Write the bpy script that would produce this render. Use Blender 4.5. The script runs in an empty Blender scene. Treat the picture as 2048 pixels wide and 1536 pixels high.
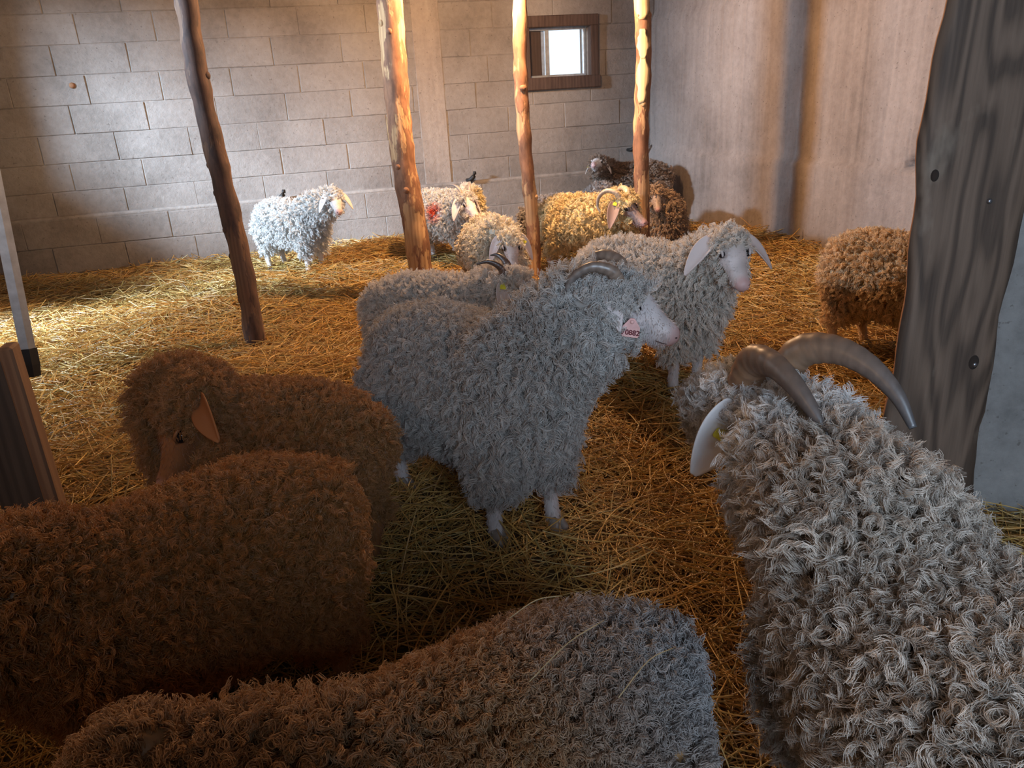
import bpy, bmesh, math, random
import numpy as np
from mathutils import Vector, Matrix
random.seed(7)
rng = np.random.default_rng(7)
SC = bpy.context.scene
COL = SC.collection

# ------------------------------------------------------------------ camera
CAM_H = 1.15
cam_d = bpy.data.cameras.new('camera')
cam_d.sensor_width = 36.0
cam_d.lens = 1538.0 / 2048.0 * 36.0
cam_d.clip_start = 0.05
cam = bpy.data.objects.new('camera', cam_d); COL.objects.link(cam)
cam.matrix_world = Matrix(((0.99835227, 0.0573824, 0.0, 0.0),
                           (-0.02087305, 0.3631542, -0.93149522, 0.0),
                           (-0.05345144, 0.92996037, 0.36375357, CAM_H),
                           (0, 0, 0, 1)))
SC.camera = cam

# ------------------------------------------------------------------ world, daylight openings, exposure
SC.view_settings.view_transform = 'Standard'
SC.view_settings.look = 'None'
SC.view_settings.gamma = 1.0
SC.view_settings.use_curve_mapping = False
SC.view_settings.exposure = 0.3
SC.cycles.use_adaptive_sampling = True
SC.cycles.adaptive_threshold = 0.05
SC.cycles.max_bounces = 5
SC.cycles.diffuse_bounces = 3
SC.cycles.glossy_bounces = 2
SC.cycles.transmission_bounces = 4
SC.cycles.transparent_max_bounces = 6
SC.cycles.sample_clamp_indirect = 6.0
w = bpy.data.worlds.new('overcast_sky'); SC.world = w; w.use_nodes = True
w.node_tree.nodes['Background'].inputs[0].default_value = (0.72, 0.86, 1.0, 1)
w.node_tree.nodes['Background'].inputs[1].default_value = 1.3

def area(name, loc, target, sx, sy, power, col, spread=180):
    l = bpy.data.lights.new(name, 'AREA'); l.shape = 'RECTANGLE'; l.size = sx; l.size_y = sy
    l.energy = power; l.color = col; l.spread = math.radians(spread)
    o = bpy.data.objects.new(name, l); COL.objects.link(o); o.location = loc
    o.rotation_euler = (Vector(target) - Vector(loc)).to_track_quat('-Z', 'Y').to_euler()
    return o
DAY = (0.60, 0.78, 1.0)
area('daylight_door_behind', (0.60, -1.56, 1.45), (0.45, 3.0, 0.8), 1.0, 1.5, 31, DAY, 130)
area('daylight_side_opening', (-5.8, 2.1, 2.6), (-2.4, 4.2, 0.0), 0.6, 0.6, 600, DAY, 110)
LAMP = (0.06, 4.42, 1.84)
LAMP2 = (-1.75, 0.15, 1.75)
WARM = (1.0, 0.60, 0.31)

def point(name, loc, power, col, r):
    l = bpy.data.lights.new(name, 'POINT'); l.energy = power; l.color = col; l.shadow_soft_size = r
    o = bpy.data.objects.new(name, l); COL.objects.link(o); o.location = loc
    return o

# ------------------------------------------------------------------ material helpers
def newmat(name):
    m = bpy.data.materials.new(name); m.use_nodes = True
    nt = m.node_tree; b = nt.nodes['Principled BSDF']
    return m, nt, b
def N(nt, t, **kw):
    n = nt.nodes.new(t)
    for k, v in kw.items():
        if k.startswith('i_'):
            n.inputs[k[2:].replace('_', ' ')].default_value = v
        else:
            setattr(n, k, v)
    return n
def ramp(nt, fac, stops):
    r = nt.nodes.new('ShaderNodeValToRGB'); nt.links.new(fac, r.inputs[0])
    e = r.color_ramp.elements
    while len(e) < len(stops): e.new(0.5)
    for i, (p, c) in enumerate(stops):
        e[i].position = p; e[i].color = (*c, 1)
    return r.outputs[0]
def mixc(nt, fac, a, b, mode='MIX'):
    n = nt.nodes.new('ShaderNodeMix'); n.data_type = 'RGBA'; n.blend_type = mode
    for i, v in ((0, fac), (6, a), (7, b)):
        if hasattr(v, 'is_linked'): nt.links.new(v, n.inputs[i])
        elif i == 0: n.inputs[0].default_value = v
        else: n.inputs[i].default_value = (*v, 1)
    return n.outputs[2]
def bump(nt, b, h, strength, dist):
    n = N(nt, 'ShaderNodeBump'); n.inputs['Strength'].default_value = strength; n.inputs['Distance'].default_value = dist
    nt.links.new(h, n.inputs['Height']); nt.links.new(n.outputs[0], b.inputs['Normal'])
def noise(nt, vec, scale, detail=4, rough=0.55):
    n = N(nt, 'ShaderNodeTexNoise'); n.inputs['Scale'].default_value = scale
    n.inputs['Detail'].default_value = detail; n.inputs['Roughness'].default_value = rough
    if vec is not None: nt.links.new(vec, n.inputs['Vector'])
    return n.outputs[0]
def pos_scaled(nt, sx, sy, sz, src='Position'):
    if src == 'Position':
        g = N(nt, 'ShaderNodeNewGeometry').outputs['Position']
    else:
        g = N(nt, 'ShaderNodeTexCoord').outputs['Object']
    m = N(nt, 'ShaderNodeMapping'); m.inputs['Scale'].default_value = (sx, sy, sz)
    nt.links.new(g, m.inputs['Vector'])
    return m.outputs[0]

def concrete(name, c0, c1, c2, rand=0.0, vert=0.0):
    m, nt, b = newmat(name)
    p = pos_scaled(nt, 1, 1, 1)
    big = noise(nt, p, 1.3, 5, .6)
    fine = noise(nt, p, 26, 6, .65)
    c = ramp(nt, big, [(0.34, tuple(x * .8 for x in c0)), (0.5, c1), (0.68, c2)])
    c = mixc(nt, 0.35, c, ramp(nt, fine, [(0.3, tuple(x * .55 for x in c1)), (0.62, tuple(min(1, x * 1.25) for x in c1))]))
    if vert:
        st = noise(nt, pos_scaled(nt, 9, 9, .5), 1.6, 5, .6)
        c = mixc(nt, vert, c, ramp(nt, st, [(0.32, tuple(x * .5 for x in c0)), (0.6, c2)]))
    if rand:
        oi = N(nt, 'ShaderNodeObjectInfo').outputs['Random']
        c = mixc(nt, rand, c, ramp(nt, oi, [(0.0, tuple(x * .62 for x in c1)), (1.0, tuple(min(1, x * 1.3) for x in c1))]))
    spk = noise(nt, p, 60, 2, .5)
    c = mixc(nt, ramp(nt, spk, [(0.27, (.5, .5, .5)), (0.33, (0, 0, 0))]), c, (0.08, 0.06, 0.05))
    nt.links.new(c, b.inputs['Base Color']); b.inputs['Roughness'].default_value = .92
    bump(nt, b, noise(nt, p, 34, 8, .7), .55, .012)
    return m
M_BLOCK = concrete('block_concrete', (.16, .13, .108), (.275, .24, .212), (.385, .35, .318), rand=.2)
M_MORTAR = concrete('mortar', (.24, .205, .18), (.34, .30, .265), (.43, .39, .35))
M_CAST = concrete('cast_concrete', (.27, .22, .185), (.36, .30, .255), (.44, .38, .33), vert=.25)
M_BOARDED = concrete('board_marked_concrete', (.20, .155, .13), (.29, .235, .205), (.37, .31, .275), vert=.22)
M_ROUGH = concrete('rough_grey_concrete', (.20, .19, .18), (.28, .265, .25), (.36, .34, .32))

def wood(name, c0, c1, c2, scale=(26, 26, 1.6), bark=None, src='Object', knots=False, bs=.6, bd=.006):
    m, nt, b = newmat(name)
    p = pos_scaled(nt, *scale, src=src)
    g = noise(nt, p, 1.0, 8, .65)
    wv = N(nt, 'ShaderNodeTexWave', wave_type='BANDS', bands_direction='X'); wv.inputs['Scale'].default_value = .55
    wv.inputs['Distortion'].default_value = 7; wv.inputs['Detail'].default_value = 3; nt.links.new(p, wv.inputs['Vector'])
    c = ramp(nt, g, [(0.28, c0), (0.5, c1), (0.72, c2)])
    c = mixc(nt, .3, c, ramp(nt, wv.outputs[0], [(0.2, c0), (0.8, c2)]))
    h = g
    if bark:
        p2 = pos_scaled(nt, 9, 9, 2.6, src=src)
        k = noise(nt, p2, 1.0, 5, .6)
        th, cb0, cb1 = bark
        cb = ramp(nt, noise(nt, pos_scaled(nt, 40, 40, 12, src=src), 1.0, 5, .6), [(0.35, cb0), (0.65, cb1)])
        f = ramp(nt, k, [(th, (0, 0, 0)), (th + .03, (1, 1, 1))])
        c = mixc(nt, f, c, cb)
        h = mixc(nt, .6, f, g)
    if knots:
        st = noise(nt, pos_scaled(nt, 4, 4, 1.5, src=src), 1.0, 4, .6)
        c = mixc(nt, ramp(nt, st, [(0.6, (0, 0, 0)), (0.66, (.75, .75, .75))]), c, (.36, .29, .22))
    nt.links.new(c, b.inputs['Base Color']); b.inputs['Roughness'].default_value = .78
    bump(nt, b, h, bs, bd)
    return m
M_POLE = wood('debarked_pole_wood', (.30, .15, .07), (.46, .26, .12), (.62, .40, .20), bark=(.47, (.16, .07, .035), (.30, .14, .07)))
M_POLE_DARK = wood('bark_pole_wood', (.10, .055, .035), (.16, .085, .05), (.22, .125, .075), bark=(.45, (.06, .035, .028), (.13, .07, .05)))
M_POLE_PALE = wood('peeled_pole_wood', (.52, .33, .15), (.66, .45, .22), (.74, .56, .32), bark=(.57, (.30, .15, .07), (.42, .22, .10)))
M_PALE_PEEL = wood('peeled_patch_wood', (.58, .38, .17), (.70, .5, .25), (.78, .6, .33))
def slab_wood():
    m, nt, b = newmat('weathered_slab_wood')
    n1 = noise(nt, pos_scaled(nt, 7, 7, 1.1, src='Object'), 1.0, 2.0, .5)
    mul = N(nt, 'ShaderNodeMath', operation='MULTIPLY'); mul.inputs[1].default_value = 70; nt.links.new(n1, mul.inputs[0])
    sn = N(nt, 'ShaderNodeMath', operation='SINE'); nt.links.new(mul.outputs[0], sn.inputs[0])
    ma = N(nt, 'ShaderNodeMath', operation='MULTIPLY_ADD'); ma.inputs[1].default_value = .5; ma.inputs[2].default_value = .5; nt.links.new(sn.outputs[0], ma.inputs[0])
    ring = ramp(nt, ma.outputs[0], [(0.1, (.040, .024, .015)), (0.5, (.11, .070, .046)), (0.95, (.16, .105, .072))])
    fib = noise(nt, pos_scaled(nt, 90, 90, 3, src='Object'), 1.0, 6, .6)
    c = mixc(nt, .38, ring, ramp(nt, fib, [(0.3, (.05, .03, .02)), (0.7, (.17, .113, .08))]))
    st = noise(nt, pos_scaled(nt, 5, 5, 2.2, src='Object'), 1.0, 5, .6)
    c = mixc(nt, ramp(nt, st, [(0.57, (0, 0, 0)), (0.66, (.6, .6, .6))]), c, (.26, .20, .15))
    nt.links.new(c, b.inputs['Base Color']); b.inputs['Roughness'].default_value = .75
    bump(nt, b, fib, .35, .002)
    return m
M_SLAB = slab_wood()
M_SLAB_EDGE = wood('sawn_edge_wood', (.22, .10, .055), (.32, .15, .08), (.42, .22, .12), scale=(30, 30, 3))
M_FRAME = wood('dark_frame_wood', (.05, .028, .02), (.085, .05, .036), (.12, .075, .055), scale=(20, 20, 4), src='Position')
M_GATE = wood('gate_board_wood', (.14, .075, .045), (.24, .13, .075), (.33, .19, .11), scale=(24, 24, 2))
M_GATE_DARK = wood('dark_gate_board_wood', (.035, .025, .02), (.07, .05, .04), (.11, .08, .06), scale=(24, 24, 2))

def plain(name, c, rough=.6, metal=0, emit=None, es=0):
    m, nt, b = newmat(name)
    v = noise(nt, pos_scaled(nt, 30, 30, 30, src='Object'), 1.0, 4, .6)
    cc = ramp(nt, v, [(0.3, tuple(x * .8 for x in c)), (0.7, tuple(min(1, x * 1.12) for x in c))])
    nt.links.new(cc, b.inputs['Base Color']); b.inputs['Roughness'].default_value = rough; b.inputs['Metallic'].default_value = metal
    if emit:
        b.inputs['Emission Color'].default_value = (*emit, 1); b.inputs['Emission Strength'].default_value = es
    return m
M_METAL = plain('galvanised_metal', (.62, .66, .70), .38, .6)
M_BLACK = plain('black_rubber', (.02, .02, .022), .7)
M_IRON = plain('dark_iron', (.03, .026, .024), .6, .4)
M_EYE = plain('dark_eye', (.012, .01, .012), .08)
M_NOSTRIL = plain('dark_nostril', (.10, .055, .055), .6)
M_TAG_Y = plain('yellow_tag_plastic', (.78, .74, .06), .45)
M_TAG_P = plain('pink_tag_plastic', (.85, .50, .47), .5)
M_TAG_TXT = plain('tag_ink', (.16, .02, .03), .6)
M_HOOF = plain('hoof_horn', (.30, .24, .20), .6)
M_SCREW = plain('screw_steel', (.30, .30, .32), .35, .9)
M_CEIL = wood('ceiling_boards', (.10, .07, .05), (.16, .115, .085), (.22, .16, .12), scale=(3, 26, 10), src='Position')
M_KNOT = plain('dark_knot', (.028, .018, .013), 1.0)
M_RUST = plain('rusty_iron', (.24, .11, .05), .85)
M_SOIL = plain('trodden_litter', (.10, .06, .025), .95)
M_BULB = plain('lamp_glass', (1, .8, .5), .4, 0, WARM, 25)

def attr_mat(name, rough=.75, trans=0.0, gloss=.06, bumpy=0.0):
    m = bpy.data.materials.new(name); m.use_nodes = True; nt = m.node_tree
    nt.nodes.clear()
    a = N(nt, 'ShaderNodeAttribute', attribute_name='tint')
    out = N(nt, 'ShaderNodeOutputMaterial')
    d = N(nt, 'ShaderNodeBsdfDiffuse'); nt.links.new(a.outputs[0], d.inputs[0])
    cur = d.outputs[0]
    if trans:
        t = N(nt, 'ShaderNodeBsdfTranslucent'); nt.links.new(a.outputs[0], t.inputs[0])
        mx = N(nt, 'ShaderNodeMixShader'); mx.inputs[0].default_value = trans
        nt.links.new(cur, mx.inputs[1]); nt.links.new(t.outputs[0], mx.inputs[2]); cur = mx.outputs[0]
    g = N(nt, 'ShaderNodeBsdfAnisotropic'); g.inputs['Roughness'].default_value = .42
    mx = N(nt, 'ShaderNodeMixShader'); mx.inputs[0].default_value = gloss
    nt.links.new(cur, mx.inputs[1]); nt.links.new(g.outputs[0], mx.inputs[2])
    nt.links.new(mx.outputs[0], out.inputs[0])
    return m
M_WOOL = attr_mat('mohair_wool', trans=.22, gloss=.09)
M_SKIN = attr_mat('goat_skin', gloss=.03)
M_HORN = attr_mat('horn_keratin', gloss=.12)
M_STRAW = attr_mat('straw_stalk', trans=.12, gloss=.10)

# ------------------------------------------------------------------ object helpers
def link(name, me, mat=None, parent=None):
    o = bpy.data.objects.new(name, me); COL.objects.link(o)
    if mat is not None and hasattr(me, 'materials') and len(me.materials) == 0: me.materials.append(mat)
    if parent is not None: o.parent = parent
    return o
def tag(o, label, cat=None, group=None, kind=None):
    o['label'] = label
    if cat: o['category'] = cat
    if group: o['group'] = group
    if kind: o['kind'] = kind
    return o
def empty(name, loc, rz=0):
    o = bpy.data.objects.new(name, None); COL.objects.link(o); o.location = loc; o.rotation_euler = (0, 0, rz)
    o.empty_display_size = .1
    return o
def mesh_py(name, v, f, smooth=False):
    me = bpy.data.meshes.new(name); me.from_pydata([tuple(x) for x in v], [], [tuple(x) for x in f]); me.update()
    if smooth: me.polygons.foreach_set('use_smooth', [True] * len(me.polygons))
    return me
def box_mesh(name, sx, sy, sz, bev=.006, jit=0.0, seg=1, rs=None):
    bm = bmesh.new(); bmesh.ops.create_cube(bm, size=1.0)
    for v in bm.verts:
        v.co = Vector((v.co.x * sx, v.co.y * sy, v.co.z * sz))
        if jit and rs: v.co += Vector([rs.uniform(-jit, jit) for _ in range(3)])
    if bev: bmesh.ops.bevel(bm, geom=bm.edges[:] , offset=bev, segments=seg, profile=.6, affect='EDGES')
    me = bpy.data.meshes.new(name); bm.to_mesh(me); bm.free()
    return me
def box(name, lo, hi, mat, parent=None, bev=.006):
    lo, hi = Vector(lo), Vector(hi); s = hi - lo
    o = link(name, box_mesh(name, s.x, s.y, s.z, bev), mat, parent); o.location = (lo + hi) / 2
    return o
def loft(v, f, path, rad, n=14, upref=(0, 0, 1), ref2=(1, 0, 0), carry=False):
    """append a capped tube to v, f: path of points, rad of (side, up) radii"""
    P = [Vector(p) for p in path]; base = len(v); prev = None
    for i, p in enumerate(P):
        t = (P[min(i + 1, len(P) - 1)] - P[max(i - 1, 0)]).normalized()
        up = Vector(upref)
        if abs(up.dot(t)) > .93: up = Vector(ref2)
        if carry and prev is not None: up = prev
        s = up.cross(t).normalized(); u = t.cross(s).normalized(); prev = u
        a, b = rad[i] if isinstance(rad[i], tuple) else (rad[i], rad[i])
        for k in range(n):
            q = 2 * math.pi * k / n
            v.append(tuple(p + s * (a * math.cos(q)) + u * (b * math.sin(q))))
    for i in range(len(P) - 1):
        for k in range(n):
            a0 = base + i * n + k; a1 = base + i * n + (k + 1) % n
            f.append((a0, a1, a1 + n, a0 + n))
    f.append(tuple(base + k for k in range(n))[::-1]); f.append(tuple(base + (len(P) - 1) * n + k for k in range(n)))
def smooth_path(pts, m):
    """catmull-rom through pts, m samples"""
    P = [np.array(p, float) for p in pts]; P = [2 * P[0] - P[1]] + P + [2 * P[-1] - P[-2]]
    out = []
    for q in np.linspace(0, len(pts) - 1 - 1e-6, m):
        i = int(q); t = q - i; a, b, c, d = P[i:i + 4]
        out.append(.5 * (2 * b + (c - a) * t + (2 * a - 5 * b + 4 * c - d) * t * t + (3 * b - a - 3 * c + d) * t ** 3))
    return out
def hair(name, pts, rad, tint, mat, parent=None):
    n, k, _ = pts.shape
    h = bpy.data.hair_curves.new(name); h.add_curves([k] * n)
    h.attributes['position'].data.foreach_set('vector', pts.astype(np.float32).ravel())
    at = h.attributes.get('radius') or h.attributes.new('radius', 'FLOAT', 'POINT')
    at.data.foreach_set('value', np.broadcast_to(rad, (n, k)).astype(np.float32).ravel())
    a = h.attributes.new('tint', 'FLOAT_COLOR', 'CURVE')
    c = np.ones((n, 4), np.float32); c[:, :3] = tint
    a.data.foreach_set('color', c.ravel())
    h.materials.append(mat)
    o = bpy.data.objects.new(name, h); COL.objects.link(o)
    if parent is not None: o.parent = parent
    return o
def unit(a): return a / np.maximum(np.linalg.norm(a, axis=-1, keepdims=True), 1e-9)

# ================================================================== THE BARN
WA = np.array([-3.735, 5.65]); WC = np.array([1.325, 6.99]); WU = (WC - WA) / np.linalg.norm(WC - WA)
W_ANG = math.atan2(WU[1], WU[0])
S0, S1 = -0.55, float(np.linalg.norm(WC - WA)) + .02
CH = 0.195; TOP = 2.6
# floor
def floor_h(x, y):
    return (.018 * np.sin(2.1 * x + .6) * np.cos(1.7 * y) + .012 * np.sin(4.3 * x - 2.2 * y) + .008 * np.sin(7.1 * y + 3.3 * x)) - .03
gx, gy = np.meshgrid(np.linspace(-4.6, 6.2, 110), np.linspace(-2.4, 8.2, 110))
gv = np.stack([gx.ravel(), gy.ravel(), floor_h(gx, gy).ravel()], 1)
gf = [(j * 110 + i, j * 110 + i + 1, (j + 1) * 110 + i + 1, (j + 1) * 110 + i) for j in range(109) for i in range(109)]
floor = link('floor', mesh_py('floor', gv, gf, True), M_SOIL); tag(floor, 'uneven barn floor under deep straw bedding', kind='structure')

# back wall: mortar core, blocks, cast pilaster
wall_back = empty('wall_back', (WA[0], WA[1], 0), W_ANG)
tag(wall_back, 'grey concrete block wall with ledge and small window', kind='structure')
HS0, HS1, HZ0, HZ1 = 4.15, 4.69, 1.17, 1.56     # window hole
cv, cf = [], []
def addbox(v, f, lo, hi):
    b = len(v)
    for x in (lo[0], hi[0]):
        for y in (lo[1], hi[1]):
            for z in (lo[2], hi[2]): v.append((x, y, z))
    for q in ((0, 1, 3, 2), (4, 6, 7, 5), (0, 4, 5, 1), (2, 3, 7, 6), (0, 2, 6, 4), (1, 5, 7, 3)): f.append(tuple(b + i for i in q))
for lo, hi in (((S0, .003, -.1), (HS0, .24, TOP)), ((HS1, .003, -.1), (S1 + .2, .24, TOP)), ((HS0, .003, -.1), (HS1, .24, HZ0)), ((HS0, .003, HZ1), (HS1, .24, TOP))):
    addbox(cv, cf, lo, hi)
addbox(cv, cf, (S0, -.0315, -.1), (S1 + .1, .01, 2 * CH + .012))
link('mortar', mesh_py('mortar', cv, cf), M_MORTAR, wall_back)
PIL0, PIL1 = 3.24, 3.44
rs = random.Random(3); cache = {}
def block(s0, s1, z0, z1, proud):
    L = round(s1 - s0 - .003, 2); Hh = round(z1 - z0 - .003, 3); var = rs.randint(0, 2)
    if L < .04: return
    key = (L, Hh, var)
    if key not in cache: cache[key] = box_mesh('concrete_block', L, .10, Hh, .004, .002, 1, rs)
    o = link('concrete_block', cache[key], M_BLOCK, wall_back)
    o.location = ((s0 + s1) / 2, .047 - proud - rs.uniform(-.0015, .003), (z0 + z1) / 2)
    o.rotation_euler = (rs.uniform(-.003, .003), 0, rs.uniform(-.003, .003))
for c in range(0, 11):
    z0, z1 = c * CH, (c + 1) * CH; proud = .034 if c < 2 else 0.0
    s = S0 + (c % 2) * .25 + rs.uniform(-.06, .06)
    cuts = [S0]
    while s < S1:
        if s > S0 + .08: cuts.append(s)
        s += .495 + rs.uniform(-.012, .012)
    cuts.append(S1)
    for a, b in zip(cuts[:-1], cuts[1:]):
        segs = [(a, b)]
        holes = [(PIL0, PIL1)] if c >= 2 else []
        if c in (6, 7): holes.append((HS0, HS1))
        for h0, h1 in holes:
            ns = []
            for p, q in segs:
                if q <= h0 or p >= h1: ns.append((p, q))
                else:
                    if p < h0 - .03: ns.append((p, h0))
                    if q > h1 + .03: ns.append((h1, q))
            segs = ns
        for p, q in segs: block(p, q, z0, z1, proud)
pil = link('pilaster', box_mesh('pilaster', PIL1 - PIL0 + .02, .1, TOP - .40, .006), M_CAST, wall_back); pil.location = ((PIL0 + PIL1) / 2, .042, (TOP + .40) / 2)
led = link('ledge', box_mesh('ledge', S1 - S0 - .04, .07, .035, .014, seg=2), M_MORTAR, wall_back); led.location = ((S0 + S1) / 2, -.002, 2 * CH + .012)
v, f = [], []; loft(v, f, [(0, .02, 0), (0, -.012, 0), (0, -.018, 0)], [.022, .02, .01], 12)
tb = link('tie_bolt', mesh_py('tie_bolt', v, f, True), M_RUST, wall_back); tb.location = (.80, 0, 1.30)
# window
win = empty('window_1', (0, 0, 0)); win.parent = wall_back; win.parent = None
win.matrix_world = wall_back.matrix_basis
win.location = wall_back.location; win.rotation_euler = wall_back.rotation_euler
tag(win, 'small square window with dark timber frame and bright pane', kind='structure')
for nm, lo, hi in (('frame_rail', (HS0 - .10, -.045, HZ1 - .01), (HS1 + .06, .03, HZ1 + .075)), ('frame_rail', (HS0 - .12, -.05, HZ0 - .085), (HS1 + .07, .03, HZ0 + .01)),
                   ('frame_stile', (HS0 - .10, -.04, HZ0 - .01), (HS0 + .012, .03, HZ1 + .01)), ('frame_stile', (HS1 - .012, -.04, HZ0 - .01), (HS1 + .06, .03, HZ1 + .01))):
    box(nm, lo, hi, M_FRAME, win, .006)
box('sash_stile', (4.335, .08, HZ0 + .01), (4.362, .115, HZ1 - .01), M_METAL, win, .003)
for z in (HZ0 + .004, HZ1 - .028): box('sash_rail', (HS0 + .01, .08, z), (HS1 - .01, .115, z + .022), M_METAL, win, .003)
box('sash_stile', (HS1 - .032, .08, HZ0 + .01), (HS1 - .012, .115, HZ1 - .01), M_METAL, win, .003)
box('shutter_board', (HS0 - .0, .13, HZ0 + .0), (4.31, .155, HZ1), M_FRAME, win, .003)
box('shutter_board', (4.31, .15, HZ0 + .0), (4.345, .17, HZ1), M_METAL, win, .003)
mg = bpy.data.materials.new('hazy_glass'); mg.use_nodes = True; nt = mg.node_tree; nt.nodes.clear()
o_ = N(nt, 'ShaderNodeOutputMaterial'); t_ = N(nt, 'ShaderNodeBsdfTransparent'); g_ = N(nt, 'ShaderNodeBsdfGlossy'); g_.inputs['Roughness'].default_value = .2
x_ = N(nt, 'ShaderNodeMixShader'); x_.inputs[0].default_value = .08
nt.links.new(t_.outputs[0], x_.inputs[1]); nt.links.new(g_.outputs[0], x_.inputs[2]); nt.links.new(x_.outputs[0], o_.inputs[0])
box('pane', (4.36, .095, HZ0 + .02), (HS1 - .03, .099, HZ1 - .02), mg, win, 0)
box('pane', (HS0 + .01, .095, HZ0 + .02), (4.337, .099, HZ1 - .02), mg, win, 0)

# right wall: board-marked cast concrete
RD = np.array([.42, -.908]); RD /= np.linalg.norm(RD); RN = np.array([RD[1], -RD[0]])   # RN points into the room
RL = 9.3
nx, nz = 680, 90
ss = np.concatenate([np.linspace(-.1, 4.6, 640), np.linspace(4.65, RL, 40)]); zz = np.linspace(-.1, TOP, nz)
seams = []; s = .05
r3 = random.Random(5)
while s < 6: seams.append((s, r3.uniform(.3, 1))); s += r3.uniform(.10, .19)
def rdepth(S, Z):
    d = .004 * np.sin(3 * S + 2 * Z) + .003 * np.sin(9 * S - 4 * Z)
    for q, a in seams: d = d - .012 * a * np.exp(-((S - q) / .008) ** 2) * (Z > .55) * (.4 + .6 * (np.sin(5 * Z + 7 * q) > -.2))
    d = d + .030 * (1 / (1 + np.exp((Z - .555) / .006)))            # lower pour stands proud
    d = d - .022 * (1 / (1 + np.exp(-(Z - 1.60 - .0 * S) / .004)))  # upper pour set back
    for hs, hz, hr, dep in ((2.62, .575, .05, .09), (1.2, .5, .02, .03), (2.1, .62, .025, .02), (2.9, .3, .03, .02)):
        d = d - dep * np.exp(-(((S - hs) / hr) ** 2 + ((Z - hz) / (hr * .55)) ** 2) ** 2)
    return d
SS, ZZ = np.meshgrid(ss, zz); D = rdepth(SS, ZZ) + rng.normal(0, .0012, SS.shape)
rv = np.stack([WC[0] + RD[0] * SS + RN[0] * D, WC[1] + RD[1] * SS + RN[1] * D, ZZ], -1).reshape(-1, 3)
rf = [(j * nx + i, (j + 1) * nx + i, (j + 1) * nx + i + 1, j * nx + i + 1) for j in range(nz - 1) for i in range(nx - 1)]
wr = link('wall_right', mesh_py('wall_right', rv, rf, True), M_BOARDED); tag(wr, 'board-marked cast concrete wall with a small hole', kind='structure')
# crumbled lime heap at the foot of the right wall
# left wall, its unseen opening stepped and slit to shape the daylight, front wall with doorway, ceiling
def wallbox(name, lab, boxes):
    v, f = [], []
    for lo, hi in boxes: addbox(v, f, lo, hi)
    return tag(link(name, mesh_py(name, v, f), M_CAST), lab, kind='structure')
wallbox('wall_left', 'side wall of the barn with a stepped opening shaped to steer daylight', [((-4.45, -1.8, -.1), (-4.15, 2.3, TOP)), ((-4.45, 4.3, -.1), (-4.15, 6.2, TOP)), ((-4.45, 2.3, -.1), (-4.15, 4.3, .85)), ((-4.45, 3.2, 2.15), (-4.15, 4.3, TOP)), ((-4.45, 2.3, 2.46), (-4.15, 3.2, TOP)), ((-4.45, 3.4, .85), (-4.15, 4.3, 1.45)), ((-4.45, 2.3, 1.62), (-4.15, 3.05, 2.15))])
wallbox('wall_front', 'barn wall with the open doorway', [((-4.45, -1.8, -.1), (.08, -1.55, TOP)), ((1.12, -1.8, -.1), (6.0, -1.55, TOP)), ((.08, -1.8, 2.25), (1.12, -1.55, TOP))])
wallbox('wall_light_blocker', 'added low wall behind the camera that shades the brown goats', [((-1.1, -.42, -.1), (.30, -.30, 1.22))])  # out of view, added to keep doorway daylight off the brown goats
v, f = [], []; addbox(v, f, (-4.6, -2.0, TOP), (6.4, 8.4, TOP + .1))
tag(link('ceiling', mesh_py('ceiling', v, f), M_CEIL), 'dark boarded barn ceiling', kind='structure')

# small iron hooks fixed in the back wall ledge
def hook(s, z, k, lab):
    v, f = [], []
    p = smooth_path([(0, .03, 0), (0, -.05, .0), (.02, -.075, .012), (.045, -.08, .04), (.05, -.08, .07)], 12)
    loft(v, f, p, [.012 + .006 * math.sin(i / 11 * 3.1) for i in range(12)], 8)
    me = mesh_py('wall_hook', [(a * k, b, c * k) for a, b, c in v], f, True)
    o = link('wall_hook', me, M_IRON); q = WA + WU * s; o.location = (q[0], q[1], z); o.rotation_euler = (0, 0, W_ANG)
    tag(o, lab, 'hook', 'iron hooks set in the block wall ledge')
hook(2.06, .41, 1.0, 'dark iron hook in the wall above the white goat standing at the ledge')
hook(3.58, .425, 1.0, 'dark iron hook in the wall right of the concrete pilaster')
hook(5.02, .56, .95, 'dark iron hook in the corner behind the straight peeled pole')
hook(.15, .40, .9, 'dark iron hook low on the block wall at the picture edge')

# ================================================================== POLES
def pole(name, base, top, r0, r1, mat, lab, seed, kn=5, bends=.02):
    r = random.Random(seed); root = empty(name, base); tag(root, lab, 'pole', 'rough wooden poles holding up the barn roof')
    b = Vector(base); d = Vector(top) - b
    ctl = [(d * (i / 6)) + Vector((r.uniform(-bends, bends), r.uniform(-bends, bends), 0)) * (1 if 0 < i < 6 else 0) for i in range(7)]
    path = smooth_path(ctl, 64); v, f = [], []
    rad = [(r0 + (r1 - r0) * i / 63) * (1 + .035 * math.sin(i * .9 + seed) + r.uniform(-.03, .03)) for i in range(64)]
    loft(v, f, path, rad, 18, upref=(0, 1, 0))
    v = [(x + .0025 * math.sin(40 * z + 60 * x), y + .0025 * math.sin(33 * z + 50 * y), z) for x, y, z in v]
    link('trunk', mesh_py('trunk', v, f, True), mat, root)
    for k in range(kn):
        i = r.randint(6, 56); p = Vector(path[i]); a = r.uniform(math.pi, 2 * math.pi)
        dirv = Vector((math.cos(a), math.sin(a), .5)).normalized()
        kv, kf = [], []
        loft(kv, kf, [p + dirv * (rad[i] * .6), p + dirv * (rad[i] * 1.0), p + dirv * (rad[i] * 1.16), p + dirv * (rad[i] * 1.22)], [.022, .02, .013, .006], 10)
        link('knot', mesh_py('knot', kv, kf, True), mat, root)
    return root, path, rad
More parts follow.
